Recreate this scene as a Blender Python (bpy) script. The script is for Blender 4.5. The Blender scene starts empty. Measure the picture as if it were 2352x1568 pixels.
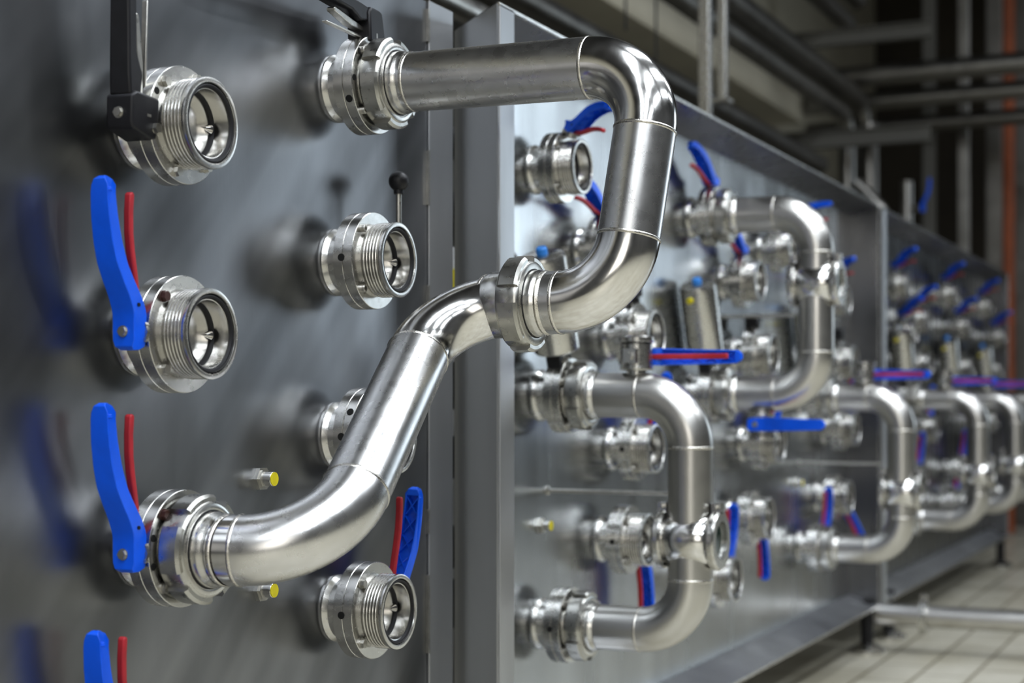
import bpy, bmesh, math, random
from mathutils import Vector, Matrix
R = math.radians
random.seed(7)
sc = bpy.context.scene
COL = sc.collection

# ------------------------------------------------------------------ camera
F, CU, HV = 3650.0, 1176.0, 930.0          # focal length (px), centre column, horizon row
TH = R(25.0)
CT, ST = math.cos(TH), math.sin(TH)
CAMZ = 0.80
YP = 1.200                                   # plane of the panel sheets
YF = 1.135                                   # front face of the valve flanges
cam_d = bpy.data.cameras.new('camera')
cam = bpy.data.objects.new('camera', cam_d); COL.objects.link(cam)
cam.location = (0, 0, CAMZ); cam.rotation_euler = (math.pi/2, 0, TH - math.pi/2)
cam_d.sensor_width = 36; cam_d.lens = F/2352*36; cam_d.shift_y = (HV-784)/2352
cam_d.clip_start = .05
cam_d.dof.use_dof = True; cam_d.dof.focus_distance = 2.06; cam_d.dof.aperture_fstop = 3.7
sc.camera = cam

def on_plane(u, v, Y):
    l = (u-CU)/F
    D = Y/(ST - l*CT)
    return Vector((D*CT + l*D*ST, Y, CAMZ + D*(HV-v)/F))
def at_depth(u, v, D):
    l = (u-CU)/F*D
    return Vector((D*CT + l*ST, D*ST - l*CT, CAMZ + D*(HV-v)/F))

# ------------------------------------------------------------------ materials
def newmat(name):
    m = bpy.data.materials.new(name); m.use_nodes = True
    nt = m.node_tree; b = nt.nodes['Principled BSDF']
    return m, nt, b
def noise(nt, scale, detail=3, vec=None, stretch=None):
    tc = nt.nodes.new('ShaderNodeTexCoord')
    n = nt.nodes.new('ShaderNodeTexNoise'); n.inputs['Scale'].default_value = scale; n.inputs['Detail'].default_value = detail
    mp = nt.nodes.new('ShaderNodeMapping')
    if stretch: mp.inputs['Scale'].default_value = stretch
    nt.links.new(tc.outputs['Object'], mp.inputs['Vector']); nt.links.new(mp.outputs['Vector'], n.inputs['Vector'])
    return n
def ramp(nt, src, c0, c1, p0=.3, p1=.7):
    r = nt.nodes.new('ShaderNodeValToRGB')
    r.color_ramp.elements[0].position = p0; r.color_ramp.elements[1].position = p1
    r.color_ramp.elements[0].color = (*c0, 1) if len(c0) == 3 else c0
    r.color_ramp.elements[1].color = (*c1, 1) if len(c1) == 3 else c1
    nt.links.new(src, r.inputs['Fac']); return r
def metal(name, c, rough, var=.06, scale=14, stretch=(1, 1, 1), bump=.0, bscale=200, aniso=0, cvar=.12):
    m, nt, b = newmat(name)
    b.inputs['Metallic'].default_value = 1
    n = noise(nt, scale, 5, stretch=stretch)
    c0 = tuple(x*(1-cvar) for x in c); c1 = tuple(min(1, x*(1+cvar)) for x in c)
    r = ramp(nt, n.outputs['Fac'], c0, c1); nt.links.new(r.outputs['Color'], b.inputs['Base Color'])
    mr = nt.nodes.new('ShaderNodeMapRange')
    mr.inputs['From Min'].default_value = .3; mr.inputs['From Max'].default_value = .7
    mr.inputs['To Min'].default_value = max(.02, rough-var); mr.inputs['To Max'].default_value = rough+var
    n2 = noise(nt, scale*2.3, 6, stretch=stretch)
    nt.links.new(n2.outputs['Fac'], mr.inputs['Value']); nt.links.new(mr.outputs['Result'], b.inputs['Roughness'])
    if bump:
        bp = nt.nodes.new('ShaderNodeBump'); bp.inputs['Strength'].default_value = bump; bp.inputs['Distance'].default_value = .001
        n3 = noise(nt, bscale, 3, stretch=stretch)
        nt.links.new(n3.outputs['Fac'], bp.inputs['Height']); nt.links.new(bp.outputs['Normal'], b.inputs['Normal'])
    if aniso: b.inputs['Anisotropic'].default_value = aniso
    return m
def wavy(m, scale, dist):
    nt = m.node_tree; b = nt.nodes['Principled BSDF']; n = noise(nt, scale, 2)
    bp = nt.nodes.new('ShaderNodeBump'); bp.inputs['Strength'].default_value = 1; bp.inputs['Distance'].default_value = dist
    nt.links.new(n.outputs['Fac'], bp.inputs['Height'])
    if b.inputs['Normal'].links: nt.links.new(b.inputs['Normal'].links[0].from_socket, bp.inputs['Normal']) if 0 else nt.links.new(bp.outputs['Normal'], b.inputs['Normal'].links[0].from_node.inputs['Normal'])
    else: nt.links.new(bp.outputs['Normal'], b.inputs['Normal'])
    return m
def plain(name, c, rough=.5, metallic=0, var=.08, scale=30, spec=.5):
    m, nt, b = newmat(name)
    n = noise(nt, scale, 4)
    r = ramp(nt, n.outputs['Fac'], tuple(x*(1-var) for x in c), tuple(min(1, x*(1+var)) for x in c))
    nt.links.new(r.outputs['Color'], b.inputs['Base Color'])
    b.inputs['Roughness'].default_value = rough; b.inputs['Metallic'].default_value = metallic
    b.inputs['Specular IOR Level'].default_value = spec
    return m
M = {}
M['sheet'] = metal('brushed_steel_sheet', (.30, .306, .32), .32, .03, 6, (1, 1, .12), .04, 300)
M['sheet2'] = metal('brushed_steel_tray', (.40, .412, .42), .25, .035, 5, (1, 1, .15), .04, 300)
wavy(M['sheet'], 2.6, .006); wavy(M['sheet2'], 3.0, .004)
M['sheet3'] = metal('shaded_steel_far_tray', (.20, .205, .21), .27, .04, 5, (1, 1, .15), .08, 300)  # darker copy of the tray steel; its dim reflections are put into the colour
def painted_reflections(m, lo, hi):  # diagonal light and dark reflections painted into the base colour
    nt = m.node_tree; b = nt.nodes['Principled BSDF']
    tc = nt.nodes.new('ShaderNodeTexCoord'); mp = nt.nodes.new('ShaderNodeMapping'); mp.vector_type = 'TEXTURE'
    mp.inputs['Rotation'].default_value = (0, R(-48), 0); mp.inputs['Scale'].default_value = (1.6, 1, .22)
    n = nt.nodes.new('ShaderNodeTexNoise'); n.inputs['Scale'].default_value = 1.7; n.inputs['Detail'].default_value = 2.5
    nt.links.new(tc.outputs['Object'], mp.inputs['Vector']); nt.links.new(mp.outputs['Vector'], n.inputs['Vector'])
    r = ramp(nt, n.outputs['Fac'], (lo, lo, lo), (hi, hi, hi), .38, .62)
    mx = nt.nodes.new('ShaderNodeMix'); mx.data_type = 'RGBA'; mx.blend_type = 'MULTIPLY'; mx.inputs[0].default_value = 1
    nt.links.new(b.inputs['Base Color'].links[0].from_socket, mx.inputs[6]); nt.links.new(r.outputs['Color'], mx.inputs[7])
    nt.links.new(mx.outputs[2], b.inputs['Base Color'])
painted_reflections(M['sheet'], .62, 1.10)
M['rim'] = metal('steel_rim', (.30, .305, .315), .30, .05, 8, (1, 1, .2), .05, 200)
M['strip'] = metal('dull_folded_steel', (.52, .53, .545), .42, .04, 6, (1, 1, .15))
M['dimsheet'] = metal('shaded_steel_end_flange', (.19, .19, .195), .30, .05, 8, (1, 1, .2))  # shaded copy of the rim steel, dark reflections put into the colour
M['satin'] = metal('satin_steel_pipe', (.66, .655, .65), .28, .025, 22, (1, 1, 1), .0, 160, cvar=.05)
M['satin_far'] = metal('satin_steel_far_pipe', (.58, .57, .55), .31, .02, 18, (1, 1, 1), 0, 120, cvar=.05)
M['polish'] = metal('polished_steel', (.70, .69, .675), .17, .03, 25, (1, 1, 1), 0, 60, cvar=.05)
M['machined'] = metal('machined_steel', (.60, .592, .57), .26, .03, 30, (1, 1, 1), 0, 250, cvar=.05)
M['nut'] = metal('cast_steel_nut', (.50, .495, .47), .30, .05, 45, (1, 1, 1), .05, 90, cvar=.08)
M['weld'] = metal('weld_seam', (.62, .60, .56), .30, .08, 90, (1, 1, 1), .4, 300)
M['zinc'] = metal('zinc_bolt', (.50, .49, .46), .35, .08, 80)
M['darkmetal'] = metal('dark_steel_pipe', (.23, .22, .205), .36, .06, 8)
M['dullpipe'] = metal('dull_steel_pipe', (.36, .35, .33), .34, .06, 8)
M['bluep'] = plain('blue_plastic', (.002, .115, .78), .34, 0, .10, 20)
M['redp'] = plain('red_plastic', (.44, .026, .038), .42, 0, .12, 40)
M['blackp'] = plain('black_plastic', (.010, .010, .013), .42, 0, .3, 40)
M['rubber'] = plain('black_rubber', (.008, .008, .011), .55, 0, .3, 40)
M['brown'] = plain('brown_painted_bolt', (.055, .020, .016), .5, 0, .3, 90)
M['hole'] = plain('dark_hole', (.006, .006, .006), .8)
M['yellow'] = plain('yellow_cap', (.72, .62, .015), .4, 0, .1, 60)
M['bluecap'] = plain('light_blue_cap', (.03, .22, .62), .4)
M['glass'] = plain('dark_sight_glass', (.02, .035, .03), .06, 0, .1)
M['cream'] = plain('cream_wall_paint', (.62, .585, .48), .6, 0, .07, 3)
M['greywall'] = plain('grey_wall_paint', (.13, .127, .115), .6, 0, .12, 2)
M['brownwall'] = plain('brown_far_wall', (.055, .045, .032), .7, 0, .4, 1.2)
M['ceil'] = plain('dark_ceiling', (.045, .045, .048), .8, 0, .2, 1)
M['opp'] = plain('opposite_wall_paint', (.065, .064, .064), .6, 0, .35, .8)
M['orange'] = plain('orange_pipe_paint', (.33, .085, .025), .5, 0, .2, 6)
M['white'] = plain('white_paint', (.62, .62, .62), .5)

def floor_mat():
    m, nt, b = newmat('beige_floor_tiles')
    tc = nt.nodes.new('ShaderNodeTexCoord'); br = nt.nodes.new('ShaderNodeTexBrick')
    br.inputs['Scale'].default_value = 1.0; br.offset = .5
    br.inputs['Brick Width'].default_value = .30; br.inputs['Row Height'].default_value = .15
    br.inputs['Mortar Size'].default_value = .006; br.inputs['Mortar Smooth'].default_value = .3
    br.inputs['Color1'].default_value = (.72, .69, .60, 1); br.inputs['Color2'].default_value = (.65, .62, .53, 1)
    br.inputs['Mortar'].default_value = (.30, .27, .20, 1)
    nt.links.new(tc.outputs['Object'], br.inputs['Vector'])
    n = noise(nt, 3, 5); r = ramp(nt, n.outputs['Fac'], (.72, .70, .64), (1, 1, 1))
    mx = nt.nodes.new('ShaderNodeMix'); mx.data_type = 'RGBA'; mx.blend_type = 'MULTIPLY'; mx.inputs[0].default_value = 1
    nt.links.new(br.outputs['Color'], mx.inputs[6]); nt.links.new(r.outputs['Color'], mx.inputs[7])
    nt.links.new(mx.outputs[2], b.inputs['Base Color'])
    b.inputs['Roughness'].default_value = .35
    return m
M['floor'] = floor_mat()

# ------------------------------------------------------------------ mesh builder
class MB:
    def __init__(self): self.v = []; self.f = []
    def add(self, vs, fs, mat=None):
        o = len(self.v)
        self.v += [(mat @ Vector(p)) if mat is not None else Vector(p) for p in vs]
        self.f += [tuple(i+o for i in f) for f in fs]
        return self
    def box(self, x0, x1, y0, y1, z0, z1, mat=None):
        vs = [(x, y, z) for x in (x0, x1) for y in (y0, y1) for z in (z0, z1)]
        fs = [(0, 1, 3, 2), (4, 6, 7, 5), (0, 4, 5, 1), (2, 3, 7, 6), (0, 2, 6, 4), (1, 5, 7, 3)]
        return self.add(vs, fs, mat)
    def lathe(self, prof, n=48, closed=False, mat=None, cap0=False, cap1=False):
        vs = []; fs = []; k = len(prof)
        for r, z in prof:
            for i in range(n):
                a = 2*math.pi*i/n; vs.append((r*math.cos(a), r*math.sin(a), z))
        for j in range(k if closed else k-1):
            j2 = (j+1) % k
            for i in range(n):
                i2 = (i+1) % n; fs.append((j*n+i, j*n+i2, j2*n+i2, j2*n+i))
        if cap0: fs.append(tuple(reversed(range(n))))
        if cap1: fs.append(tuple(range((k-1)*n, k*n)))
        return self.add(vs, fs, mat)
    def cyl(self, p0, p1, r, n=20, r1=None, caps=True):
        p0 = Vector(p0); p1 = Vector(p1); d = p1-p0
        q = d.to_track_quat('Z', 'Y').to_matrix().to_4x4(); q.translation = p0
        return self.lathe([(r, 0), (r if r1 is None else r1, d.length)], n, mat=q, cap0=caps, cap1=caps)
    def hexa(self, p0, p1, r): return self.cyl(p0, p1, r, 6)
    def sphere(self, c, r, n=24, squash=1):
        prof = [(r*math.sin(math.pi*j/(n//2)) or 1e-6, -r*squash*math.cos(math.pi*j/(n//2))) for j in range(n//2+1)]
        prof = [(max(a, 1e-5), b) for a, b in prof]
        return self.lathe(prof, n, mat=Matrix.Translation(c))
    def tube(self, pts, r, n=32, caps=False):
        pts = [Vector(p) for p in pts]; k = len(pts)
        tang = []
        for i in range(k):
            a = pts[max(i-1, 0)]; b = pts[min(i+1, k-1)]; tang.append((b-a).normalized())
        t0 = tang[0]; ref = Vector((0, 0, 1)) if abs(t0.z) < .9 else Vector((1, 0, 0))
        nx = t0.cross(ref).normalized(); vs = []; fs = []
        for i in range(k):
            if i:
                q = tang[i-1].rotation_difference(tang[i]); nx = q @ nx
            ny = tang[i].cross(nx)
            rr = r[i] if isinstance(r, (list, tuple)) else r
            for j in range(n):
                a = 2*math.pi*j/n; vs.append(pts[i] + rr*(math.cos(a)*nx + math.sin(a)*ny))
        for i in range(k-1):
            for j in range(n):
                j2 = (j+1) % n; fs.append((i*n+j, i*n+j2, (i+1)*n+j2, (i+1)*n+j))
        if caps: fs.append(tuple(reversed(range(n)))); fs.append(tuple(range((k-1)*n, k*n)))
        return self.add(vs, fs)
    def arc_block(self, r0, r1, z0, z1, a0, a1, ch=.003, n=10):
        vs = []; fs = []
        prof = [(r0, z0), (r1-ch, z0), (r1, z0+ch), (r1, z1-ch), (r1-ch, z1), (r0, z1)]
        k = len(prof)
        for i in range(n+1):
            a = a0+(a1-a0)*i/n
            for r, z in prof: vs.append((r*math.cos(a), r*math.sin(a), z))
        for i in range(n):
            for j in range(k):
                j2 = (j+1) % k; fs.append((i*k+j, (i+1)*k+j, (i+1)*k+j2, i*k+j2))
        fs.append(tuple(range(k))); fs.append(tuple(reversed(range(n*k, n*k+k))))
        return self.add(vs, fs)
    def prism(self, poly, x0, x1, mat=None, hw=None):
        # poly in (y, z), extruded along x; hw(y) gives a half width that overrides x0, x1
        k = len(poly); vs = []
        for s in (0, 1):
            for y, z in poly:
                x = ((-1, 1)[s]*hw(y)) if hw else (x0, x1)[s]
                vs.append((x, y, z))
        fs = [(i, (i+1) % k, k+(i+1) % k, k+i) for i in range(k)]
        fs += [tuple(reversed(range(k))), tuple(range(k, 2*k))]
        return self.add(vs, fs, mat)
    def build(self, name, mat, parent=None, off=None, smooth=35, bevel=0, seg=2):
        me = bpy.data.meshes.new(name)
        o3 = Vector(off) if off is not None else Vector((0, 0, 0))
        me.from_pydata([tuple(p-o3) for p in self.v], [], self.f)
        bm = bmesh.new(); bm.from_mesh(me)
        bmesh.ops.recalc_face_normals(bm, faces=bm.faces); bm.to_mesh(me); bm.free()
        me.materials.append(M[mat])
        if smooth:
            me.shade_smooth(); me.set_sharp_from_angle(angle=R(smooth))
        o = bpy.data.objects.new(name, me); COL.objects.link(o)
        if parent is not None: o.parent = parent
        if bevel:
            b = o.modifiers.new('bevel', 'BEVEL'); b.width = bevel; b.segments = seg; b.limit_method = 'ANGLE'; b.angle_limit = R(40)
            b.harden_normals = False
        return o

def empty(name, loc=(0, 0, 0), rot=(0, 0, 0)):
    o = bpy.data.objects.new(name, None); COL.objects.link(o)
    o.location = loc; o.rotation_euler = rot; o.empty_display_size = .05
    return o
def tag(o, label=None, cat=None, group=None, kind=None):
    if label: o['label'] = label
    if cat: o['category'] = cat
    if group: o['group'] = group
    if kind: o['kind'] = kind
    return o

# ------------------------------------------------------------------ the room
def struct(name, mb, mat):
    return tag(mb.build(name, mat, smooth=0), kind='structure')
XN, XX, YB, YFRONT, ZC = -4.0, 13.5, 2.9, -5.0, 4.6
struct('floor', MB().box(XN, XX, YFRONT, YB, -.1, 0), 'floor')
struct('ceiling', MB().box(XN, XX, YFRONT, YB, ZC, ZC+.1), 'ceil')
struct('wall_back', MB().box(XN, XX, YB, YB+.1, 0, ZC), 'cream')
struct('wall_front', MB().box(XN, XX, YFRONT-.1, YFRONT, 0, ZC), 'opp')
struct('wall_far', MB().box(XX, XX+.1, YFRONT, YB, 0, ZC), 'brownwall')
struct('wall_near', MB().box(XN-.1, XN, YFRONT, YB, 0, ZC), 'opp')

# ------------------------------------------------------------------ panels
ZT, ZB, ZTI, ZBI = CAMZ+.648, CAMZ-.655, CAMZ+.622, CAMZ-.624
YR = 1.105
GP = 'stainless steel manifold panels'
def panel_flat():
    x0, x1 = .45, 2.333
    t = empty('manifold_panel', (1.4, YP, ZB))
    o = t.location
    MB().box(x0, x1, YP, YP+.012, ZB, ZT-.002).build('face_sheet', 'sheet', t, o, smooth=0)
    MB().box(2.252, x1+.002, YP-.004, YP-.0002, ZB, ZT).build('edge_strip', 'strip', t, o, smooth=0, bevel=.001)
    s = MB()
    for v0, v1 in ((20, 95), (345, 470), (655, 730), (1170, 1225), (1320, 1500)):
        z0 = CAMZ-(v1-HV)/F*2.543; z1 = CAMZ-(v0-HV)/F*2.543
        s.box(2.247, 2.2522, YP-.005, YP-.0001, z0, z1)
    s.build('strip_slot', 'zinc', t, o, smooth=0)
    MB().box(x0, x0+.04, YP+.012, YP+.06, ZB, ZT).build('frame_post', 'rim', t, o, smooth=0)
    for x in (x0+.1, 2.15):
        f = MB(); f.cyl((x, YP+.04, .012), (x, YP+.04, ZB+.03), .018); p = f.build('levelling_foot', 'zinc', t, o)
        MB().lathe([(.045, 0), (.045, .008), (.018, .016)], 24, mat=Matrix.Translation((x, YP+.04, 0)), cap0=True, cap1=True).build('foot_pad', 'blackp', p, o)
    tag(t, 'nearest flat stainless steel panel, with the large S-shaped pipe bolted to it', 'panel', GP)
panel_flat()
def panel_tray(x0, x1, label, face='sheet2'):
    t = empty('manifold_panel', ((x0+x1)/2, YP, ZB)); o = t.location
    th = .004
    MB().box(x0+.042, x1, YP, YP+th, ZBI, ZTI).build('face_sheet', face, t, o, smooth=0)
    def strip(name, a, b, c, d, mat='rim'):
        # a quad sheet with thickness along its normal
        a, b, c, d = map(Vector, (a, b, c, d)); n = (b-a).cross(d-a).normalized()*th
        m = MB(); m.add([a, b, c, d, a+n, b+n, c+n, d+n], [(0, 1, 2, 3), (4, 7, 6, 5), (0, 4, 5, 1), (1, 5, 6, 2), (2, 6, 7, 3), (3, 7, 4, 0)])
        return m.build(name, mat, t, o, smooth=0)
    strip('top_flange', (x0, YR, ZT), (x1, YR, ZT), (x1, YP, ZTI), (x0+.040, YP, ZTI))
    strip('bottom_flange', (x0, YR, ZB), (x1, YR, ZB), (x1, YP, ZBI), (x0+.040, YP, ZBI), 'strip')  # lighter steel than the top flange: ceiling reflection put into its colour
    strip('end_flange', (x1, YR, ZB), (x1, YR, ZT), (x1, YP, ZTI), (x1, YP, ZBI), 'dimsheet')
    strip('near_side', (x0, YR, ZB), (x0, YR, ZT), (x0+.040, YP+.002, ZTI), (x0+.040, YP+.002, ZBI), 'strip')
    MB().box(x0, x0+.055, YR-.003, YR, ZB, ZT).build('front_lip', 'strip', t, o, smooth=0, bevel=.001)
    MB().box(x0, x1, YR-.003, YR+.003, ZT-.004, ZT+.003).build('rim_edge', 'machined', t, o, smooth=0, bevel=.001)
    MB().box(x0, x1, YR-.003, YR+.003, ZB-.003, ZB+.004).build('rim_edge', 'machined', t, o, smooth=0, bevel=.001)
    MB().box(x1-.002, x1+.004, YR-.003, YR+.003, ZB, ZT).build('rim_edge', 'machined', t, o, smooth=0, bevel=.001)
    for x in (x0+.25, x1-.03):
        f = MB(); f.cyl((x, YR+.03, .012), (x, YR+.03, ZB+.02), .02)
        p = f.build('levelling_foot', 'blackp', t, o)
        MB().lathe([(.06, 0), (.06, .010), (.045, .018), (.02, .03)], 28, mat=Matrix.Translation((x, YR+.03, 0)), cap0=True, cap1=True).build('foot_pad', 'machined', p, o)
    tag(t, label, 'panel', GP)
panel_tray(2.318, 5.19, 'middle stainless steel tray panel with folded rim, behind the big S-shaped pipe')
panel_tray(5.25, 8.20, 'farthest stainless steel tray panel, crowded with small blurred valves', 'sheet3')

# ------------------------------------------------------------------ valve parts (local: x along panel, y up, z out of the panel)
ROT = (math.pi/2, 0, 0)
def stub_mb():
    m = MB()
    m.lathe([(.048, -.065), (.0485, -.062), (.046, -.058), (.0438, -.055), (.0438, -.036), (.050, -.0315), (.060, -.031)], 56)
    return m
def flange_mb(z0, z1, inner):
    c = .0007
    m = MB(); m.lathe([(inner, z0), (.069-c, z0), (.069, z0+c), (.069, z1-c), (.069-c, z1), (inner, z1)], 72)
    return m
def collar_mb():
    prof = [(.0515, 0), (.0515, .004), (.0490, .005), (.0490, .0065)]
    z = .0065
    for i in range(5):
        prof += [(.0495, z), (.0525, z+.0012), (.0530, z+.0024), (.0525, z+.0036), (.0495, z+.0048)]; z += .0048
    prof += [(.0495, z+.001), (.0530, z+.002), (.0535, z+.003), (.0530, z+.0065), (.0490, z+.0074), (.0470, z+.0070), (.0458, z+.0030), (.0412, z+.0026),
             (.0395, z+.002), (.0398, -.020)]
    m = MB(); m.lathe(prof, 72); return m
def gasket_mb():
    m = MB(); m.lathe([(.0460, .0335), (.0455, .0358), (.0440, .0364), (.0420, .0358), (.0407, .0330)], 56); return m
def disc_mb():
    m = MB(); prof = [(1e-5, -.0125), (.012, -.0127), (.026, -.0138), (.0365, -.0155), (.0365, -.0185), (1e-5, -.0235)]
    m.lathe(prof, 48)
    # hub of the stem across the disc, along local y
    pts = []; rad = []
    for i in range(17):
        s = -1+2*i/16; pts.append((0, s*.0335, -.0150)); rad.append(.0022+.0043*math.exp(-((1-abs(s))/.22)**2))
    m.tube(pts, rad, 16); return m
def seal_mb():
    m = MB(); m.lathe([(.0396, -.0115), (.0375, -.0132), (.0362, -.0165), (.0375, -.0198), (.0396, -.0215)], 56); return m
def bolt_mb():      # hex head on the flange, axis z, head from z=0
    m = MB(); m.lathe([(.0068, 0), (.0068, .0012)], 20, cap1=True); m.hexa((0, 0, .001), (0, 0, .0062), .0062); return m
def cap_mb():       # socket cap screw
    m = MB(); m.lathe([(.0052, 0), (.0052, .0062), (.0046, .007), (.0028, .007), (.0028, .003), (1e-5, .003)], 24); return m
def port_mb():
    m = MB(); m.lathe([(.0042, 0), (.0042, .0006), (1e-5, .0006)], 20); return m
def stem_mb(l=.072):
    m = MB(); m.cyl((0, 0, .060), (0, 0, l), .0125, 24)
    m.lathe([(.0175, .068), (.0175, .0725), (.0095, .0725)], 28, cap0=True)
    for i in range(12):
        a = 2*math.pi*i/12
        m.box(-.0016, .0016, .014, .0188, .0665, .0735, mat=Matrix.Rotation(a, 4, 'Z'))
    return m
PROTO = {}
def proto(key, fn, mat, name, **kw):
    if key not in PROTO:
        o = fn().build(name, mat, **kw); COL.objects.unlink(o); PROTO[key] = o
    return PROTO[key]
def inst(key, parent, mat4=None, name=None):
    o = PROTO[key].copy(); COL.objects.link(o); o.parent = parent
    if mat4 is not None: o.matrix_local = mat4
    return o
def frame(s, a, org):
    s = Vector(s).normalized(); a = Vector(a); a = (a - a.dot(s)*s).normalized(); w = a.cross(s)
    m = Matrix((w, a, s)).transposed().to_4x4(); m.translation = Vector(org)
    return m

# --- blue lever: local x = width, y = along the arm, z = outward along the stem (0 = outer hub face)
def interp(tab, a):
    for (a0, s0), (a1, s1) in zip(tab, tab[1:]):
        if a <= a1: 
            t = max(0, (a-a0)/(a1-a0)); t = t
            return s0+(s1-s0)*t
    return tab[-1][1]
OUT = [(-.02, 0), (.022, 0), (.039, .0075), (.058, .019), (.076, .0285), (.100, .0355), (.127, .0400), (.150, .0415), (.170, .0415)]
THK = [(-.02, .0225), (.03, .0225), (.076, .019), (.127, .0155), (.170, .0135)]
HWT = [(-.02, .015), (.03, .0155), (.076, .0142), (.127, .0128), (.17, .0115)]
def lever_obj():
    A = [-.017+i*(.167+.017)/26 for i in range(27)]
    top = [(a, interp(OUT, a)) for a in A]; bot = [(a, interp(OUT, a)-interp(THK, a)) for a in A]
    # rounded tip and heel
    tip = [(A[-1]+.0035, interp(OUT, A[-1])-.0045), (A[-1]+.0035, interp(OUT, A[-1])-.009)]
    heel = [(A[0]-.004, -.017), (A[0]-.004, -.006)]
    poly = top + tip + list(reversed(bot)) + heel
    def hw(a):
        h = interp(HWT, a)
        if a > .155: h *= math.sqrt(max(.12, 1-((a-.155)/.0168)**2))
        if a < -.008: h *= math.sqrt(max(.25, 1-((-.008-a)/.016)**2))
        return h
    m = MB(); m.prism(poly, 0, 0, hw=hw)
    o = m.build('lever_handle', 'bluep', smooth=50)
    bm = bmesh.new(); bm.from_mesh(o.data); bm.normal_update()
    sel = [f for f in bm.faces if abs(f.normal.x) < .5 and f.normal.z < -.5 and .036 < f.calc_center_median().y < .162]
    bmesh.ops.inset_region(bm, faces=sel, thickness=.0028, depth=0)
    r = bmesh.ops.extrude_face_region(bm, geom=sel)
    vs = [g for g in r['geom'] if isinstance(g, bmesh.types.BMVert)]
    for v in vs: v.co.z += .0095
    bmesh.ops.delete(bm, geom=sel, context='FACES')
    bmesh.ops.recalc_face_normals(bm, faces=bm.faces)
    bm.to_mesh(o.data); bm.free()
    # X ribs
    o.data.set_sharp_from_angle(angle=R(40))
    b = o.modifiers.new('bevel', 'BEVEL'); b.width = .0028; b.segments = 3; b.limit_method = 'ANGLE'; b.angle_limit = R(45)
    COL.objects.unlink(o); PROTO['lever'] = o
    rb = MB()
    a = .045
    while a < .145:
        s0 = interp(OUT, a)-.0125; s1 = interp(OUT, a+.026)-.0125; h = interp(HWT, a+.013)-.003
        for sg in (-1, 1):
            p0 = Vector((-sg*h, a, s0)); p1 = Vector((sg*h, a+.026, s1)); d = (p1-p0).normalized(); up = Vector((0, 0, 1)); w = d.cross(up).normalized()*.0009
            vs = [p0-w, p0+w, p1+w, p1-w]; vs += [q+Vector((0, 0, .010)) for q in vs]
            rb.add(vs, [(0, 1, 2, 3), (4, 7, 6, 5), (0, 4, 5, 1), (1, 5, 6, 2), (2, 6, 7, 3), (3, 7, 4, 0)])
        a += .028
    q = rb.build('handle_rib', 'bluep', smooth=0); COL.objects.unlink(q); PROTO['rib'] = q
    TR = [(.012, -.019), (.034, -.0205), (.052, -.0195), (.070, -.0165), (.090, -.0125), (.111, -.0098), (.135, -.0095), (.156, -.0112)]
    t = MB()
    ptsO = [(a, s+.0038) for a, s in TR]; ptsI = [(a, s-.0038) for a, s in reversed(TR)]
    t.prism(ptsO + [(.1585, -.0112)] + ptsI, -.0048, .0048)
    q = t.build('trigger', 'redp', smooth=50, bevel=.0022, seg=3); COL.objects.unlink(q); PROTO['trigger'] = q
    hb = MB(); hb.hexa((0, 0, -.001), (0, 0, .0046), .0054); hb.lathe([(.0066, -.0005), (.0066, .0012)], 20, cap1=True)
    q = hb.build('handle_bolt', 'zinc', smooth=30); COL.objects.unlink(q); PROTO['hbolt'] = q
    ph = MB(); ph.cyl((.0125, .030, -.008), (.0163, .030, -.008), .0021, 14); ph.cyl((-.0163, .030, -.008), (-.0125, .030, -.008), .0021, 14)
    q = ph.build('pin_hole', 'hole'); COL.objects.unlink(q); PROTO['pinhole'] = q
lever_obj()
def black_lever():
    m = MB()
    hub = [(-.027, -.034), (-.018, -.002), (-.010, 0), (.020, 0), (.025, -.008), (.022, -.049), (-.010, -.049), (-.025, -.044)]
    m.prism(hub, -.0185, .0185)
    arm = [(.020, -.020), (.020, -.001), (.045, .001), (.25, .006), (.258, -.002), (.25, -.009), (.07, -.0145), (.045, -.024)]
    m.prism(arm, 0, 0, hw=lambda a: .0150 - .0030*max(0, min(1, (a-.03)/.08)))
    q = m.build('lever_handle', 'blackp', smooth=35, bevel=.003, seg=3); COL.objects.unlink(q); PROTO['blever'] = q
    t = MB(); t.prism([(.02, -.034), (.02, -.028), (.112, -.019), (.116, -.021), (.114, -.025), (.06, -.034)], -.006, .006)
    t.prism([(.0, -.0475), (.02, -.040), (.135, -.042), (.135, -.0445), (.02, -.0435)], -.004, .004)
    q = t.build('release_bar', 'zinc', smooth=30, bevel=.001); COL.objects.unlink(q); PROTO['bbar'] = q
black_lever()
def knob_lever():
    m = MB(); m.cyl((0, 0, -.022), (0, 0, .004), .011, 24); m.cyl((0, 0, -.006), (0, .114, -.006), .0042, 16)
    q = m.build('lever_rod', 'zinc'); COL.objects.unlink(q); PROTO['rod'] = q
    m = MB(); m.sphere((0, .127, -.006), .0152, 32); m.cyl((0, .108, -.006), (0, .114, -.006), .0075, 20)
    q = m.build('ball_knob', 'blackp', smooth=60); COL.objects.unlink(q); PROTO['ball'] = q
knob_lever()
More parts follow.
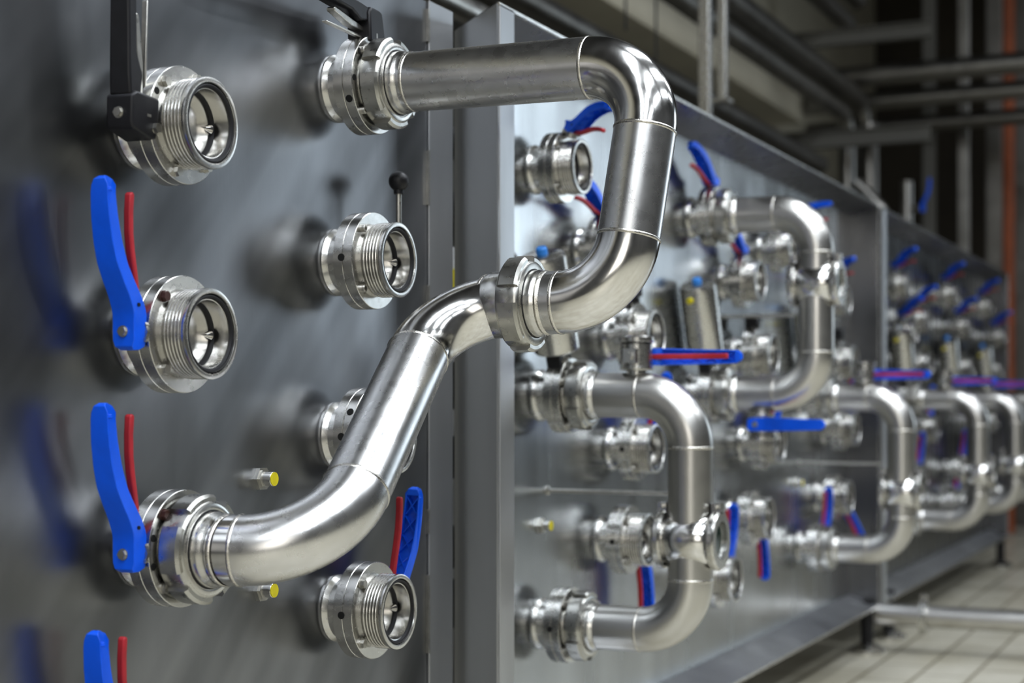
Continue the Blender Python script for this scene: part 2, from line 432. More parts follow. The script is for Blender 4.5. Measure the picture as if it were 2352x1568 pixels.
def actuator():
    # local z = along the actuator axis, starting at the stem end
    m = MB(); m.lathe([(.012, .060), (.014, .085), (.016, .088), (.040, .090), (.0425, .093), (.0425, .262), (.0395, .270), (.034, .272), (1e-5, .272)], 44)
    q = m.build('actuator_cylinder', 'machined'); COL.objects.unlink(q); PROTO['cylinder'] = q
    m = MB(); m.lathe([(.0105, .272), (.0105, .282), (.008, .285), (1e-5, .285)], 20)
    q = m.build('indicator_cap', 'bluecap'); COL.objects.unlink(q); PROTO['indicator'] = q
    m = MB(); m.cyl((.040, -.005, .245), (.049, -.008, .245), .007, 16)
    q = m.build('air_plug', 'yellow'); COL.objects.unlink(q); PROTO['plug'] = q
    m = MB(); m.box(-.020, .020, -.012, .012, .066, .088); m.box(-.026, -.018, -.014, .014, .060, .094); m.box(.018, .026, -.014, .014, .060, .094)
    q = m.build('mounting_bracket', 'blackp', smooth=0, bevel=.002); COL.objects.unlink(q); PROTO['bracket'] = q
actuator()
def black_cap():
    m = MB(); m.cyl((0, 0, .066), (0, 0, .082), .019, 24); m.box(-.022, .022, -.014, .020, .080, .104)
    q = m.build('switch_knob', 'blackp', smooth=30, bevel=.004, seg=3); COL.objects.unlink(q); PROTO['bknob'] = q
black_cap()
for k_, fn, mat, nm, kw in (('stub', stub_mb, 'machined', 'pipe_stub', {}), ('fl1', lambda: flange_mb(-.031, -.0157, .040), 'machined', 'rear_flange', {}),
        ('fl2', lambda: flange_mb(-.0153, 0, .042), 'machined', 'front_flange', {}), ('collar', collar_mb, 'machined', 'threaded_collar', {}),
        ('gasket', gasket_mb, 'rubber', 'gasket_ring', {}), ('disc', disc_mb, 'polish', 'valve_disc', {}), ('seal', seal_mb, 'rubber', 'disc_seal', {}),
        ('bolt', bolt_mb, 'zinc', 'flange_bolt', {}), ('bbolt', bolt_mb, 'brown', 'flange_bolt', {}), ('cap', cap_mb, 'zinc', 'cap_screw', {}),
        ('port', port_mb, 'hole', 'leak_port', {}), ('stem', stem_mb, 'zinc', 'stem', {})):
    proto(k_, fn, mat, nm, **kw)

GV = 'butterfly valves on the panels'
def valve(x, z, label, stem=180, arm=None, kind='blue', k=1.0, bolts='hex', off=.0925, pipe=False, brown=False, near=False, y=YF, sv=None, zs=0):
    t = empty('butterfly_valve', (x, y, z), ROT)
    t.scale = (k, k, k)
    if k != 1: t.location.y = YP-.065*k
    inst('stub', t); inst('fl1', t); inst('fl2', t); inst('collar', t)
    sv = Vector(sv) if sv else Vector((math.cos(R(stem)), math.sin(R(stem)), 0))
    if not pipe:
        inst('gasket', t)
        d = inst('disc', t, Matrix.Translation((0, 0, .024)) @ Matrix.Rotation(R(stem-90), 4, 'Z')); inst('seal', d)
    # fasteners
    if bolts:
        n = 6 if bolts == 'six' else 4
        for i in range(n):
            a = R(stem) + (i+.5)*2*math.pi/n - (R(18) if n == 6 else 0)
            key = 'cap' if bolts == 'cap' else 'bolt'
            if brown and i == (3 if brown == 1 else brown-2): key = 'bbolt'
            rr = .0595
            inst(key, t, Matrix.Translation((rr*math.cos(a), rr*math.sin(a), 0)) @ Matrix.Rotation(a, 4, 'Z'))
    if near:
        # leak ports on the rim and face
        for a, zz in near:
            if zz is None: mm = Matrix.Translation((.0625*math.cos(R(a)), .0625*math.sin(R(a)), 0))
            else:
                mm = frame((math.cos(R(a)), math.sin(R(a)), 0), (0, 0, 1), (.0688*math.cos(R(a)), .0688*math.sin(R(a)), zz)) @ Matrix.Scale(1.25, 4)
            inst('port', t, mm)
    org = Vector((0, 0, -.017+zs))
    if arm is None: arm = (0, 1, 0) if abs(sv.y) < .7 else (-1, 0, 0)
    st = inst('stem', t, frame(sv, (0, 0, 1), org)) if kind else None
    hm = frame(sv, arm, org + sv*off) if kind else None
    if kind == 'blue':
        h = inst('lever', t, hm); inst('rib', h); inst('trigger', h); inst('hbolt', h); inst('pinhole', h)
    elif kind == 'black':
        h = inst('blever', t, hm); inst('bbar', h); inst('hbolt', h, Matrix.Translation((0, 0, 0)))
    elif kind == 'knob':
        h = inst('rod', t, hm); inst('ball', h)
    elif kind == 'actuator':
        a = inst('cylinder', t, frame(sv, (0, 0, 1), org)); inst('indicator', a); inst('plug', a); inst('bracket', t, frame(sv, (0, 0, 1), org))
    elif kind == 'cap':
        inst('bknob', t, frame(sv, (0, 0, 1), org))
    tag(t, label, 'valve', GV)
    return t

# ------------------------------------------------------------------ pipes
TR_ = .0415
def nut_mb():
    m = MB()
    m.lathe([(.0535, .010), (.0575, .010), (.0585, .012), (.0585, .036), (.056, .0415), (.0535, .043), (.0455, .043), (.0450, .036)], 72)
    for i in range(5):
        a = R(i*72+8); m.arc_block(.054, .0642, .0125, .0415, a, a+R(50), .0035, 10)
    return m
def ferrule_mb():
    m = MB(); m.lathe([(.0445, .020), (.0445, .050), (.0440, .053), (.0422, .056), (.0412, .060)], 56); return m
proto('nut', nut_mb, 'nut', 'slotted_nut', bevel=0)
proto('gap', lambda: MB().lathe([(.0440, .0428), (.0440, .0436), (.0460, .0436), (.0460, .0428)], 56), 'rubber', 'joint_gap')  # thin dark ring standing in for the shaded gap between nut and ferrule
proto('ferrule', ferrule_mb, 'machined', 'ferrule')
def bead(p, d, r=TR_, w=.0030, h=.0011):
    q = Vector(d).to_track_quat('Z', 'Y').to_matrix().to_4x4(); q.translation = Vector(p)
    return MB().lathe([(r-.0004, -w), (r+h*.6, -w*.5), (r+h, 0), (r+h*.6, w*.5), (r-.0004, w)], 56, mat=q)
def route(pts, rad, root, r=TR_, mats=None, n=40, smats=None, beads=True):
    """pipe with fillets at the inner points: straight and elbow parts"""
    P = [Vector(p) for p in pts]; o = root.location
    prev = P[0]; k = 0
    for i in range(1, len(P)-1):
        a, b, c = P[i-1], P[i], P[i+1]
        d0 = (a-b).normalized(); d1 = (c-b).normalized()
        ang = d0.angle(d1); rr = rad[i-1]; tl = rr/math.tan(ang/2)
        s = b+d0*tl; e = b+d1*tl
        cen = b + (d0+d1).normalized()*(rr/math.sin(ang/2))
        MB().tube([prev, s], r, n).build('straight_pipe', (smats or {}).get(k, 'satin'), root, o)
        arc = []; v0 = (s-cen); v1 = (e-cen); tot = v0.angle(v1); ax = v0.cross(v1).normalized()
        for j in range(21): arc.append(cen + Matrix.Rotation(tot*j/20, 3, ax) @ v0)
        MB().tube(arc, r, n).build('elbow', (mats or {}).get(i, 'satin'), root, o)
        if beads:
            bead(s, d0, r).build('weld_bead', 'weld', root, o); bead(e, d1, r).build('weld_bead', 'weld', root, o)
        prev = e; k += 1
    MB().tube([prev, P[-1]], r, n).build('straight_pipe', (smats or {}).get(k, 'satin'), root, o)

# the big S-shaped pipe on the near panel
X1, X2 = 1.528, 1.976
V3 = Vector((X1, YF, CAMZ-.168)); VT = Vector((X2, YF, CAMZ+.4567))
pS = V3 + Vector((0, -.045, 0))
pP = at_depth(752, 1268, 1.815); pQ = at_depth(1010, 707, 2.165)
pC = at_depth(1423, 688, 2.058); pA = at_depth(1505, 144, 2.094)
pT = VT + Vector((0, -.045, 0))
big = empty('transfer_pipe', V3)
# straight run towards the first corner keeps the valve axis
pP2 = pP
route([pS, pP2, pQ, pC, pA, pT], [.112, .100, .092, .086], big, mats={1: 'satin', 2: 'polish', 3: 'polish', 4: 'polish'}, smats={0: 'polish'}, n=64)
for pos in (V3, VT):
    nn = inst('nut', big, Matrix.Translation(pos-big.location+Vector((0, .006, 0))) @ Matrix.Rotation(math.pi/2, 4, 'X') @ Matrix.Rotation(R(24 if pos is VT else 0), 4, 'Z'))
    inst('ferrule', nn); inst('gap', nn)
    bead(pos+Vector((0, -.060, 0)), (0, 1, 0)).build('weld_bead', 'weld', big, big.location)
dU = (pC-pQ).normalized()
uc = at_depth(1208, 699, 2.12)
uc = pQ + dU*((uc-pQ).dot(dU))
mU = frame(dU, (0, 0, 1), uc - dU*.026 - big.location)
nn = inst('nut', big, mU @ Matrix.Rotation(R(30), 4, 'Z')); inst('ferrule', nn); inst('gap', nn)
MB().lathe([(.0412, -.026), (.0425, -.022), (.0445, -.018), (.0445, .004)], 56, mat=mU).build('liner_ring', 'machined', big)
q = mU.to_translation()
bead(q+big.location - dU*.026, dU).build('weld_bead', 'weld', big, big.location)
bead(q+big.location + dU*.060, dU, h=.0018, w=.0045).build('weld_bead', 'weld', big, big.location)
tag(big, 'large S-shaped stainless steel pipe in the foreground, joined by a slotted union nut', 'pipe', 'bent transfer pipes between valves')

# U-shaped pipes on the other panels
def sight_glass(root, p, r=.046):
    o = root.location
    q = Matrix.Rotation(math.pi/2, 4, 'X'); q.translation = Vector(p)
    b = MB(); b.lathe([(.041, -.045), (.041, -.041), (.046, -.034), (.0495, -.016), (.0500, 0), (.0495, .016), (.046, .034), (.041, .041), (.041, .045)], 44, mat=q, cap0=True, cap1=True)
    bo = b.build('sight_glass_body', 'polish', root, o)
    for s in (-1, 1):
        m = MB(); m.lathe([(.034, s*.042), (.050, s*.042), (.053, s*.046), (.053, s*.054), (.050, s*.058), (.034, s*.058)], 44, closed=True, mat=q)
        m.box(p[0]-.012, p[0]+.012, p[1]-s*.050-.008, p[1]-s*.050+.008, p[2]+.048, p[2]+.066)
        m.cyl((p[0]-.024, p[1]-s*.050, p[2]+.060), (p[0]+.024, p[1]-s*.050, p[2]+.060), .004, 10)
        m.build('clamp_ring', 'machined', bo, o)
        m = MB(); m.lathe([(.0345, s*.051), (.012, s*.053), (1e-5, s*.053)], 32, mat=q); m.build('glass_pane', 'glass', bo, o)
def u_pipe(x, zu, zl, n, label, sight=None, r=.0405, rad=.094, bump=0):
    root = empty('transfer_pipe', (x, YF, zl))
    y1 = YF-.045; yv = YF-n
    top = [(x, y1, zu)]
    route(top + [(x, yv, zu), (x, yv, zl), (x, y1, zl)], [rad, rad], root, r, mats={1: 'satin_far', 2: 'satin_far'}, smats={0: 'satin_far', 1: 'satin_far', 2: 'satin_far'})
    for z in (zu, zl):
        nn = inst('nut', root, Matrix.Translation((0, .006, z-zl)) @ Matrix.Rotation(math.pi/2, 4, 'X') @ Matrix.Rotation(R(15+x*40), 4, 'Z')); inst('ferrule', nn); inst('gap', nn)
    if sight is not None: sight_glass(root, (x, yv, sight))
    tag(root, label, 'pipe', 'bent transfer pipes between valves')
    return root
UX = [2.70, 3.575, 4.56, 5.876, 6.85, 7.80]
u_pipe(UX[0], CAMZ+.018, CAMZ-.405, .227, 'U-shaped steel pipe nearest behind the S-shaped pipe, with sight glass', CAMZ-.2395)
u_pipe(UX[1], CAMZ+.441, CAMZ+.026, .233, 'U-shaped steel pipe mounted higher than the others, just right of the big pipe', CAMZ+.277)
u_pipe(UX[2], CAMZ+.022, CAMZ-.413, .230, 'U-shaped steel pipe last on the middle panel, above the floor pipe', CAMZ-.247)
u_pipe(UX[3], CAMZ+.022, CAMZ-.413, .241, 'blurred U-shaped steel pipe, first on the farthest panel', CAMZ-.247)
u_pipe(UX[4], CAMZ+.022, CAMZ-.413, .241, 'blurred U-shaped steel pipe, second on the farthest panel', CAMZ-.247)
u_pipe(UX[5], CAMZ+.022, CAMZ-.413, .241, 'blurred U-shaped steel pipe, third on the farthest panel and cut by the right edge', CAMZ-.247)

# ------------------------------------------------------------------ valves on the near panel
Z0 = CAMZ
valve(X1, Z0+.328, 'valve with a black lever pointing straight up, top left on the near panel', 180, (0, 1, .02), 'black', bolts='six', off=.100, near=[(150, None)])
valve(X1, Z0+.083, 'open-mouthed valve with blue lever pointing up, below the black-levered valve at left', 180, (0, 1, 0), brown=1)
valve(X1, Z0-.168, 'valve with blue lever where the lower end of the S-shaped pipe connects', 180, (0, 1, 0), pipe=True, brown=1, near=[(165, None), (195, None)])
valve(X1-.012, Z0-.418, 'valve with blue lever cut off by the bottom left picture edge', 180, (0, 1, 0))
valve(X2, Z0+.4567, 'valve with a black lever where the upper end of the S-shaped pipe connects', 91, (-1, .12, .10), 'black', bolts='cap', off=.108, pipe=True, near=[(180, None), (140, None), (205, -.008)])
valve(X2, Z0+.206, 'open valve with a thin rod lever ending in a black ball knob', 0, (0, 1, 0), 'knob', bolts='cap', off=.102, near=[(180, -.017)])
valve(X2, Z0-.044, 'valve mostly hidden behind the slanting straight of the S-shaped pipe', 0, None, None, bolts='cap', near=[(180, -.017), (150, -.008)])
valve(X2, Z0-.293, 'valve with blue lever on its far side, below the S-shaped pipe at bottom centre', 0, (.0, 1, .06), near=[(180, -.017)])
def rv(u, v, k=1.0):
    p = on_plane(u, v, YP-.065*k-.033*k); return p.x, p.z
B = 'blue'
# middle panel
x, z = rv(1335, 383, .93); valve(x, z, 'valve with blue lever seen inside the big pipe bend, nearest on the middle panel', 90, (-.68, 0, .73), B, .93, sv=(0, .96, .27), zs=.010)
valve(2.90, Z0+.305, 'valve hidden behind the vertical run of the big pipe, only its blue lever tip showing', 86, (-1, 0, 0), B, .93)
valve(UX[1], Z0+.441, 'valve with blue lever at the upper end of the higher U-shaped pipe', 82, (-1, 0, 0), B, pipe=True, near=[(160, None)])
valve(UX[1], Z0+.026, 'valve with upright steel actuator at the lower end of the higher U-shaped pipe', 112, None, 'actuator', pipe=True)
x, z = rv(1745, 645, .95); valve(x, z, 'valve with blue lever under the top run of the higher U-shaped pipe', 83, (-1, 0, 0), B, .95, near=[(150, None)])
x, z = rv(1822, 572, .9); valve(x, z, 'valve tucked behind the upper elbow of the higher U-shaped pipe, blue lever tip beyond', 90, (-.1, .1, 1), B, .9)
x, z = rv(1945, 690, .9); valve(x, z, 'valve with short-looking blue lever just right of the higher U-shaped pipe', 90, (-.78, 0, .62), B, .9)
for (u, v), lab in zip(((1505, 772), (1775, 815), (1962, 832)), (
        'black-capped valve under the elbow of the S-shaped pipe, left of a steel actuator',
        'black-capped valve behind the lower elbow of the higher U-shaped pipe',
        'black-capped valve nearest the right end of the middle panel')):
    x, z = rv(u, v, 1); valve(x, z, lab, 98, None, 'cap')
valve(UX[0], Z0+.018, 'valve with upright steel actuator below the union nut, at the first U-shaped pipe', 112, None, 'actuator', pipe=True)
valve(UX[2], Z0+.022, 'valve with steel actuator at the upper end of the last middle-panel U-shaped pipe', 112, None, 'actuator', pipe=True)
x, z = rv(1505, 1030, .95); valve(x, z, 'open valve just left of the vertical run of the nearest U-shaped pipe, upper one', 0, (.2, 1, .2), B, .95, near=[(180, -.017)])
x, z = rv(1790, 1018, 1); valve(x, z, 'open valve behind the horizontal blue drain lever', 0, (0, 1, .1), B)
x, z = rv(1965, 985, 1); valve(x, z, 'open valve left of the last U-shaped pipe of the middle panel, lever tip above it', 0, (0, 1, .1), B)
x, z = rv(1488, 1240, 1); valve(x, z, 'open valve with hanging red and blue lever, beside the nearest sight glass', 0, (0, -1, .03), B, near=[(180, -.017)])
x, z = rv(1765, 1190, 1); valve(x, z, 'open valve with lever hanging straight down, right of the nearest sight glass', 0, (0, -1, .03), B)
x, z = rv(1950, 1142, 1); valve(x, z, 'open valve whose red and blue lever slants down to the right', 0, (0, -1, .45), B)
x, z = rv(1688, 1330, 1); valve(x, z, 'open valve half hidden behind the lower bend of the nearest U-shaped pipe', 0, (0, 1, .05), B)
valve(UX[0], Z0-.405, 'valve at the lower end of the nearest U-shaped pipe, close to the bottom edge', 0, (0, 1, 0), None, pipe=True, near=[(180, -.017)])
valve(UX[2], Z0-.413, 'valve with upright lever at the lower end of the last middle-panel U-shaped pipe', 0, (0, 1, .05), B, pipe=True)
# far panel
for (u, v), lab, st, arm in (((2086, 655), 'blurred blue-levered valve at the top left of the farthest panel', 90, (-.78, 0, .62)),
        ((2196, 677), 'blurred blue-levered valve in the top row of the farthest panel, middle one', 90, (-.78, 0, .62)),
        ((2276, 706), 'blurred blue-levered valve in the top row of the farthest panel, rightmost one', 90, (-.78, 0, .62)),
        ((2132, 735), 'blurred blue-levered valve in the second row of the farthest panel, between two levers', 90, (-.78, 0, .62)),
        ((2100, 765), 'blurred blue-levered valve lowest at the left of the farthest panel', 90, (-.78, 0, .62)),
        ((2226, 752), 'blurred blue-levered valve in the second row of the farthest panel, second from right', 90, (-.78, 0, .62)),
        ((2306, 775), 'blurred blue-levered valve in the second row of the farthest panel, rightmost one', 90, (-.78, 0, .62))):
    x, z = rv(u, v, .92); valve(x, z, lab, st, arm, B, .92)
for (u, v), lab in zip(((2135, 838), (2232, 846), (2298, 853)), ('first black-capped valve on the farthest panel', 'second black-capped valve on the farthest panel', 'third black-capped valve on the farthest panel, near the right edge')):
    x, z = rv(u, v, 1); valve(x, z, lab, 98, None, 'cap')
for i, w in ((3, 'first'), (4, 'second'), (5, 'third')):
    valve(UX[i], Z0+.022, f'blurred valve with steel actuator atop the {w} U-shaped pipe of the farthest panel', 112, None, 'actuator', pipe=True)
    valve(UX[i], Z0-.413, f'blurred valve at the lower end of the {w} U-shaped pipe of the farthest panel', 0, (0, 1, .05), B, pipe=True)
for (u, v), lab in (((2150, 985), 'blurred open valve framed by the first U-shaped pipe of the farthest panel, upper one'), ((2288, 970), 'blurred open valve framed by the second U-shaped pipe of the farthest panel, upper one'),
        ((2125, 1098), 'blurred open valve framed by the first U-shaped pipe of the farthest panel, lower one'), ((2225, 1078), 'blurred open valve framed by the second U-shaped pipe of the farthest panel, lower one')):
    x, z = rv(u, v, 1); valve(x, z, lab, 0, (0, 1, .1), B)

# small branch valves with levers on the U-shaped pipes
def vent(x, y, z, up, label, stem=1):
    # vertical axis branch; z is the pipe axis height
    t = empty('branch_valve', (x, y, z + up*.040))
    q = Matrix.Rotation(0 if up > 0 else math.pi, 4, 'X')
    m = MB(); m.lathe([(.019, -.010), (.019, .004), (.030, .005), (.031, .008), (.030, .012)], 32, mat=q); m.build('branch_tube', 'machined', t)
    m = MB(); m.lathe([(.026, .010), (.029, .012), (.029, .052), (.026, .055)], 32, mat=q, cap0=True); m.box(-.040, -.024, -.012, .012, up*.030-.013, up*.030+.013); m.cyl((-.045, 0, .030*up), (-.038, 0, .030*up), .008, 6); m.build('valve_body', 'machined', t)
    m = MB(); m.lathe([(.029, .055), (.032, .057), (.032, .064), (.028, .067), (1e-5, .067)], 32, mat=q); m.build('end_cap', 'machined', t)
    h = inst('lever', t, frame((stem, 0, 0), (0, -1, 0), (stem*.056, 0, up*.030))); inst('rib', h); inst('trigger', h); inst('hbolt', h); inst('pinhole', h)
    inst('stem', t, frame((stem, 0, 0), (0, -1, 0), (-stem*.036, 0, up*.030)))
    tag(t, label, 'valve', 'small branch valves on the U-shaped pipes')
for i, lab in ((0, 'small branch valve with red and blue lever lying level on the nearest U-shaped pipe'), (2, 'small branch valve with level lever on top of the last middle-panel U-shaped pipe'),
        (3, 'small branch valve with level lever on the first U-shaped pipe of the farthest panel'), (4, 'small branch valve with level lever on the second U-shaped pipe of the farthest panel')):
    vent(UX[i], YF-.125, CAMZ+.018, 1, lab)
vent(UX[1], YF-.105, CAMZ+.026, -1, 'small drain valve with plain blue lever hanging under the higher U-shaped pipe', -1)

# ------------------------------------------------------------------ sensors and rods
def sensor(u, v, label):
    p = on_plane(u, v, YP)
    t = empty('proximity_sensor', p, ROT)
    m = MB(); m.hexa((0, 0, 0), (0, 0, .006), .0165); m.hexa((0, 0, .006), (0, 0, .009), .0135); m.build('hex_nut', 'zinc', t, smooth=20)
    MB().lathe([(.0098, .008), (.0098, .0215), (.009, .0225)], 28).build('sensor_barrel', 'machined', t)
    MB().lathe([(.0092, .0218), (.0092, .0235), (1e-5, .0235)], 28).build('yellow_tip', 'yellow', t)
    tag(t, label, 'sensor', 'yellow-tipped sensors in the panels')
sensor(597, 1099, 'yellow-tipped threaded sensor on the near panel, left of the slanting pipe')
sensor(597, 1354, 'yellow-tipped sensor on the near panel, peeking out below the S-shaped pipe')
sensor(1240, 1206, 'yellow-tipped sensor on the middle panel beside the near folded edge')
sensor(1826, 1108, 'blurred yellow-tipped sensor on the middle panel, right of the nearest U-shaped pipe')
def rod(u, v, l, label):
    p = on_plane(u, v, YP)
    t = empty('support_rod', p, ROT)
    MB().cyl((0, 0, 0), (0, 0, l), .0042, 16).build('rod_shaft', 'zinc', t)
    MB().lathe([(.009, 0), (.009, .004), (.0042, .006)], 20, cap1=True).build('rod_base', 'zinc', t)
    tag(t, label, 'rod', 'thin rods sticking out of the panels')
rod(1256, 1126, .246, 'thin steel rod sticking out of the middle panel above the near yellow-tipped sensor')
rod(1640, 728, .20, 'thin steel rod sticking out beside the upright actuator, behind the higher U-shaped pipe')
rod(1835, 1062, .24, 'thin steel rod sticking out below the horizontal blue drain lever, toward the last U-shaped pipe')

# ------------------------------------------------------------------ floor pipe
p0 = Vector((5.20, 1.28, .120))
t = empty('floor_pipe', p0)
MB().cyl(p0, (5.20, -1.6, .120), .035, 32).build('pipe_run', 'satin_far', t, p0)
m = MB(); q = Matrix.Rotation(math.pi/2, 4, 'X'); q.translation = (5.20, .96, .120)
m.lathe([(.036, -.014), (.054, -.011), (.054, .011), (.036, .014)], 32, mat=q); m.box(5.185, 5.215, .95, .97, .168, .19); m.build('pipe_clamp', 'machined', t, p0)
for y in (.35, -.8):
    m = MB(); m.box(5.19, 5.21, y-.01, y+.01, 0, .087); m.box(5.16, 5.24, y-.04, y+.04, 0, .006); m.build('pipe_stand', 'zinc', t, p0)
tag(t, 'straight steel pipe running just above the beige floor at lower right', 'pipe', 'straight pipes of the hall')

# ------------------------------------------------------------------ things seen through the gap between panels
for hi_, (v, r, lab) in enumerate(((330, .030, 'black hose highest in the gap between near and middle panels'), (505, .05, 'thick black hose second from the top in the gap between the panels'),
        (885, .045, 'dark hose in the gap right of the slanting pipe'), (1050, .040, 'black ribbed hose in the gap behind the straight run of pipe'), (1255, .040, 'black hose in the gap beside the bottom blue lever'),
        (1385, .045, 'dark hose lowest in the gap between near and middle panels'))):
    p = on_plane(1043, v, 1.36)
    m = MB(); m.tube([(p.x-.25, 1.36, p.z), (p.x, 1.36, p.z), (p.x+.28+.13*hi_, 1.36, p.z), (p.x+.32+.13*hi_, 1.36, p.z-.02), (p.x+.34+.13*hi_, 1.36, p.z-.06), (p.x+.34+.13*hi_, 1.36, 0)], r, 24, caps=True)
    tag(m.build('rubber_hose', 'rubber'), lab, 'hose', 'black hoses behind the panels')

t = empty('white_cabinet', (3.2, 1.62, 0))
MB().box(2.95, 3.45, 1.60, 1.72, 0, CAMZ+.41).build('cabinet_body', 'white', t, t.location, smooth=0, bevel=.004)
MB().box(2.95, 3.45, 1.597, 1.5995, CAMZ+.255, CAMZ+.30).build('yellow_stripe', 'yellow', t, t.location, smooth=0)
tag(t, 'white cabinet with a yellow stripe, glimpsed through the gap between the panels', 'cabinet')
# ------------------------------------------------------------------ background pipework
GB = 'overhead pipes behind the panels'
def bpipe(name, pts, r, mat, label, rad=None, cat='pipe', group=GB):
    root = empty(name, pts[0])
    if rad: 
        P = [Vector(p) for p in pts]; full = [P[0]]
        for i in range(1, len(P)-1):
            a, b, c = P[i-1], P[i], P[i+1]; d0 = (a-b).normalized(); d1 = (c-b).normalized(); ang = d0.angle(d1); tl = rad/math.tan(ang/2)
            cen = b+(d0+d1).normalized()*(rad/math.sin(ang/2)); v0 = b+d0*tl-cen; v1 = b+d1*tl-cen; tot = v0.angle(v1); ax = v0.cross(v1).normalized()
            full += [cen+Matrix.Rotation(tot*j/10, 3, ax) @ v0 for j in range(11)]
        full.append(P[-1])
    else: full = pts
    MB().tube(full, r, 28, caps=True).build('pipe_run', mat, root, root.location)
    if pts[0][2] > .5 and min(p[2] for p in pts) > .5:
        if abs(pts[0][1]-pts[1][1]) < .1: hx, hy = max(pts[0][0]+.2, .8), pts[0][1]
        else: hx, hy = pts[0][0], -1.45
        MB().cyl((hx, hy, pts[0][2]), (hx, hy, ZC), .006, 8).build('hanger_rod', 'zinc', root, root.location)
    return tag(root, label, cat, group), root
zA, zB = CAMZ+1.70, CAMZ+1.565
bpipe('overhead_pipe', [(1.0, 2.0, zA), (8.95, 2.0, zA), (8.95, 2.0, 1.0)], .062, 'darkmetal', 'thickest dark overhead pipe, bending down at the upper right', .18)
bpipe('overhead_pipe', [(8.9, 2.35, CAMZ+1.84), (8.9, -1.5, CAMZ+1.84)], .058, 'dullpipe', 'crosswise grey pipe at upper right, topmost of three')
bpipe('overhead_pipe', [(1.0, 2.0, zB), (8.6, 2.0, zB), (8.6, 2.0, 0)], .045, 'dullpipe', 'grey overhead pipe directly below the thickest one, turning down at upper right', .15)
bpipe('overhead_pipe', [(1.0, 2.0, CAMZ+1.223), (8.0, 2.0, CAMZ+1.223)], .045, 'darkmetal', 'dark pipe running just above the top edge of the middle panel')
bpipe('overhead_pipe', [(.5, 1.62, CAMZ+.895), (4.2, 1.62, CAMZ+.895)], .030, 'dullpipe', 'light grey pipe seen between the near and middle panel tops')
bpipe('overhead_pipe', [(3.0, 2.0, CAMZ+2.07), (8.6, 2.0, CAMZ+2.07)], .05, 'darkmetal', 'dark overhead pipe leaving the top edge, left of a twin')
bpipe('overhead_pipe', [(3.0, 2.0, CAMZ+2.25), (8.8, 2.0, CAMZ+2.25)], .06, 'dullpipe', 'grey overhead pipe leaving the top edge, right of its dark twin')
bpipe('overhead_pipe', [(9.1, 2.4, CAMZ+1.735), (9.1, -1.5, CAMZ+1.735)], .05, 'dullpipe', 'crosswise grey pipe at upper right, second from top')
bpipe('overhead_pipe', [(9.3, 2.4, CAMZ+1.62), (9.3, -1.5, CAMZ+1.62)], .045, 'darkmetal', 'crosswise dark pipe at upper right, lowest of three')
bpipe('riser_pipe', [(8.5, 1.86, 0), (8.5, 1.86, CAMZ+1.5)], .050, 'darkmetal', 'dark riser pipe rising behind the far corner of the middle panel')
bpipe('riser_pipe', [(8.2, 1.72, 0), (8.2, 1.72, CAMZ+1.00), (8.2, 1.86, CAMZ+1.15)], .032, 'dullpipe', 'light bent riser pipe behind the far corner of the middle panel', .1)
# risers and posts
def post(u, v0, v1, Y, w, mat, label, name='steel_post', cat='post', X=None):
    if X is not None:
        l = (u-CU)/F; D = X/(CT+l*ST); Y = D*ST-l*D*CT
    a = on_plane(u, v0, Y); b = on_plane(u, v1, Y)
    t = empty(name, (a.x, Y, 0 if v0 > 400 else min(a.z, b.z)))
    z0, z1 = min(a.z, b.z), ZC
    if v0 > 400: z0 = 0
    o = t.location
    if mat in ('orange', 'dullpipe2'):
        MB().cyl((a.x, Y, z0), (a.x, Y, z1), w/2, 20).build('post_shaft', mat, t, o)
    else: MB().box(a.x-w/2, a.x+w/2, Y-w/2, Y+w/2, z0, z1).build('post_shaft', mat, t, o, smooth=0, bevel=.003)
    MB().box(a.x-w*.9, a.x+w*.9, Y-w*.9, Y+w*.9, z0, z0+.012).build('post_plate', 'zinc', t, o, smooth=0)
    tag(t, label, cat, 'posts and risers behind the panels')
post(1620, 320, -900, 1.55, .036, 'machined', 'left one of two light steel posts hanging behind the middle panel')
post(1659, 236, -900, 1.55, .030, 'machined', 'right one of two light steel posts behind the middle panel, the shorter one')
post(2135, 620, -400, None, .07, 'greywall', 'brownish steel post behind the start of the farthest panel', X=9.5)
post(2214, 700, -400, None, .06, 'dullpipe', 'light grey post left of the orange riser pipe', X=9.6)
post(2312, 900, -400, None, .10, 'orange', 'orange riser pipe at the upper right', 'riser_pipe', 'pipe', X=10.2)
post(2285, 900, -400, None, .09, 'darkmetal', 'dark post directly left of the orange riser pipe', X=10.0)
post(2345, 900, -400, None, .10, 'darkmetal', 'dark post at the right picture edge, beyond the orange riser', X=10.8)
# beams
def beam(x, y0, y1, z, h, mat, label):
    t = empty('support_beam', (x, (y0+y1)/2, z))
    MB().box(x-.03, x+.03, y0, y1, z-h/2, z-h/2+.008).build('lower_flange', mat, t, t.location, smooth=0)
    MB().box(x-.03, x+.03, y0, y1, z+h/2-.008, z+h/2).build('upper_flange', mat, t, t.location, smooth=0)
    MB().box(x-.005, x+.005, y0, y1, z-h/2, z+h/2).build('web_plate', mat, t, t.location, smooth=0)
    tag(t, label, 'beam', 'pipe support beams')
beam(8.3, 1.5, 2.9, CAMZ+1.93, .08, 'greywall', 'upper pipe support beam under the twin overhead pipes')
beam(8.3, 1.5, 2.9, CAMZ+1.40, .09, 'greywall', 'lower pipe support beam below the thick overhead pipe')
p = on_plane(2083, 462, 1.60)
t = empty('riser_valve', (p.x, 1.60, p.z))
MB().cyl((0, 0, -.12), (0, 0, .10), .03, 20).build('valve_body', 'dullpipe', t); MB().cyl((0, 0, -p.z), (0, 0, -.115), .02, 16).build('valve_pipe', 'dullpipe', t)
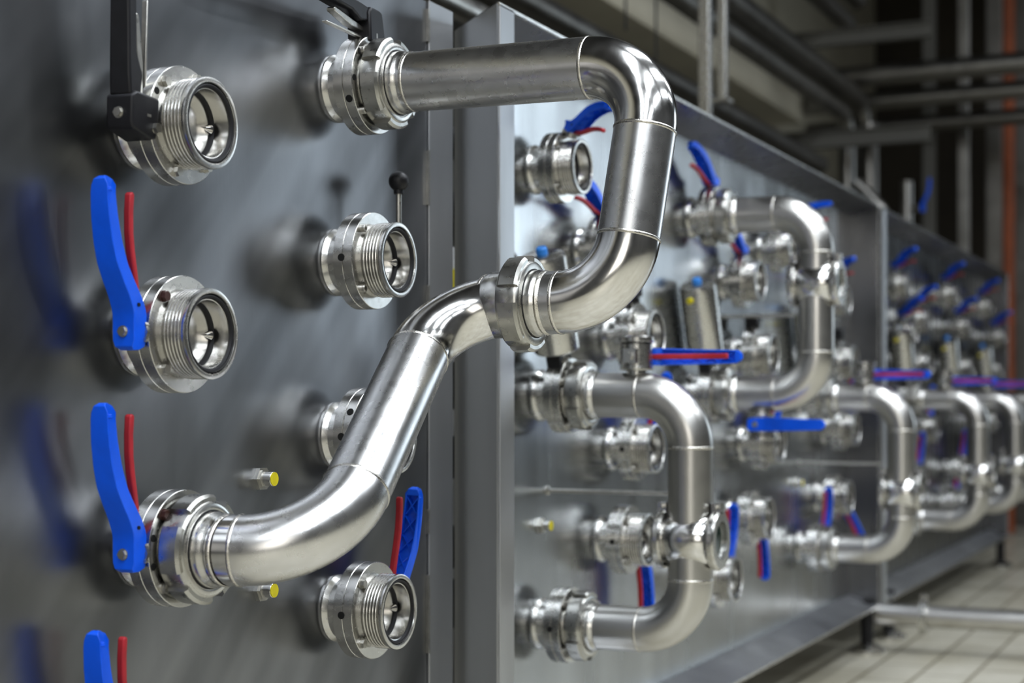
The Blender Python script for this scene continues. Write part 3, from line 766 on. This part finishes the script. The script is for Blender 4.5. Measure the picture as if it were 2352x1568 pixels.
h = inst('lever', t, frame((0, -1, 0), (-.3, 0, 1), (0, -.09, -.04)) @ Matrix.Scale(.9, 4)); inst('stem', t, frame((0, -1, 0), (0, 0, 1), (0, .02, -.04)))
tag(t, 'dark blue levered valve on a thin pipe, just above the start of the farthest panel', 'valve')
# wall ducts
m = MB().box(1.0, 9.0, 2.35, 2.55, CAMZ+1.62, CAMZ+1.93); tag(m.build('wall_duct', 'cream', smooth=0, bevel=.004), 'long cream duct on the back wall below the overhead pipes', 'duct')
m = MB().box(1.0, 9.2, 2.82, 2.89, 0, CAMZ+1.9); tag(m.build('wall_cladding', 'greywall', smooth=0), kind='structure'); 
# hanging cables
for (u, v1) in ((1437, 70), (1507, 140)):
    p = on_plane(u, v1, 1.9); q = on_plane(u-6, -300, 1.9)
    m = MB().tube([p, p.lerp(q, .5)+Vector((.01, 0, 0)), q], .004, 10, caps=True)
    tag(m.build('hanging_cable', 'rubber'), 'thin dark cable hanging behind the top pipe run, %s one' % ('left' if u < 1480 else 'right'), 'cable', 'hanging cables')

# ------------------------------------------------------------------ lights
def area(name, loc, rot, sx, sy, e, col=(1, 1, 1)):
    d = bpy.data.lights.new(name, 'AREA'); d.shape = 'RECTANGLE'; d.size = sx; d.size_y = sy; d.energy = e; d.color = col
    o = bpy.data.objects.new(name, d); COL.objects.link(o); o.location = loc; o.rotation_euler = rot
    return o
cool = (.90, .95, 1.0)
for y, e in ((.2, 52), (-1.2, 62), (-3.0, 48)):
    for x in (-2.6, .6, 3.8, 7.0):
        if x > 6 and y > 0: continue
        area('ceiling_light', (x, y, 4.2), (0, 0, 0), 2.5, .34, e*(.55 if x > 6 else 1), cool)
area('added_softbox', (12.2, -3.6, 2.6), (0, R(90), 0), 3.2, 2.6, 85, (.80, .91, 1.0))  # added area lamp out of view, no window there; brightens the panel reflections
area('added_softbox', (-3.8, -1.2, 1.9), (0, R(-90), 0), 2.2, 2.2, 42, (1.0, .97, .90))  # added area lamp behind the camera for highlights on the upright pipes
w = bpy.data.worlds.new('world'); sc.world = w; w.use_nodes = True
w.node_tree.nodes['Background'].inputs['Color'].default_value = (.05, .052, .055, 1)
sc.view_settings.view_transform = 'Standard'
sc.view_settings.look = 'None'
sc.view_settings.exposure = 0.08
sc.view_settings.gamma = 0.87
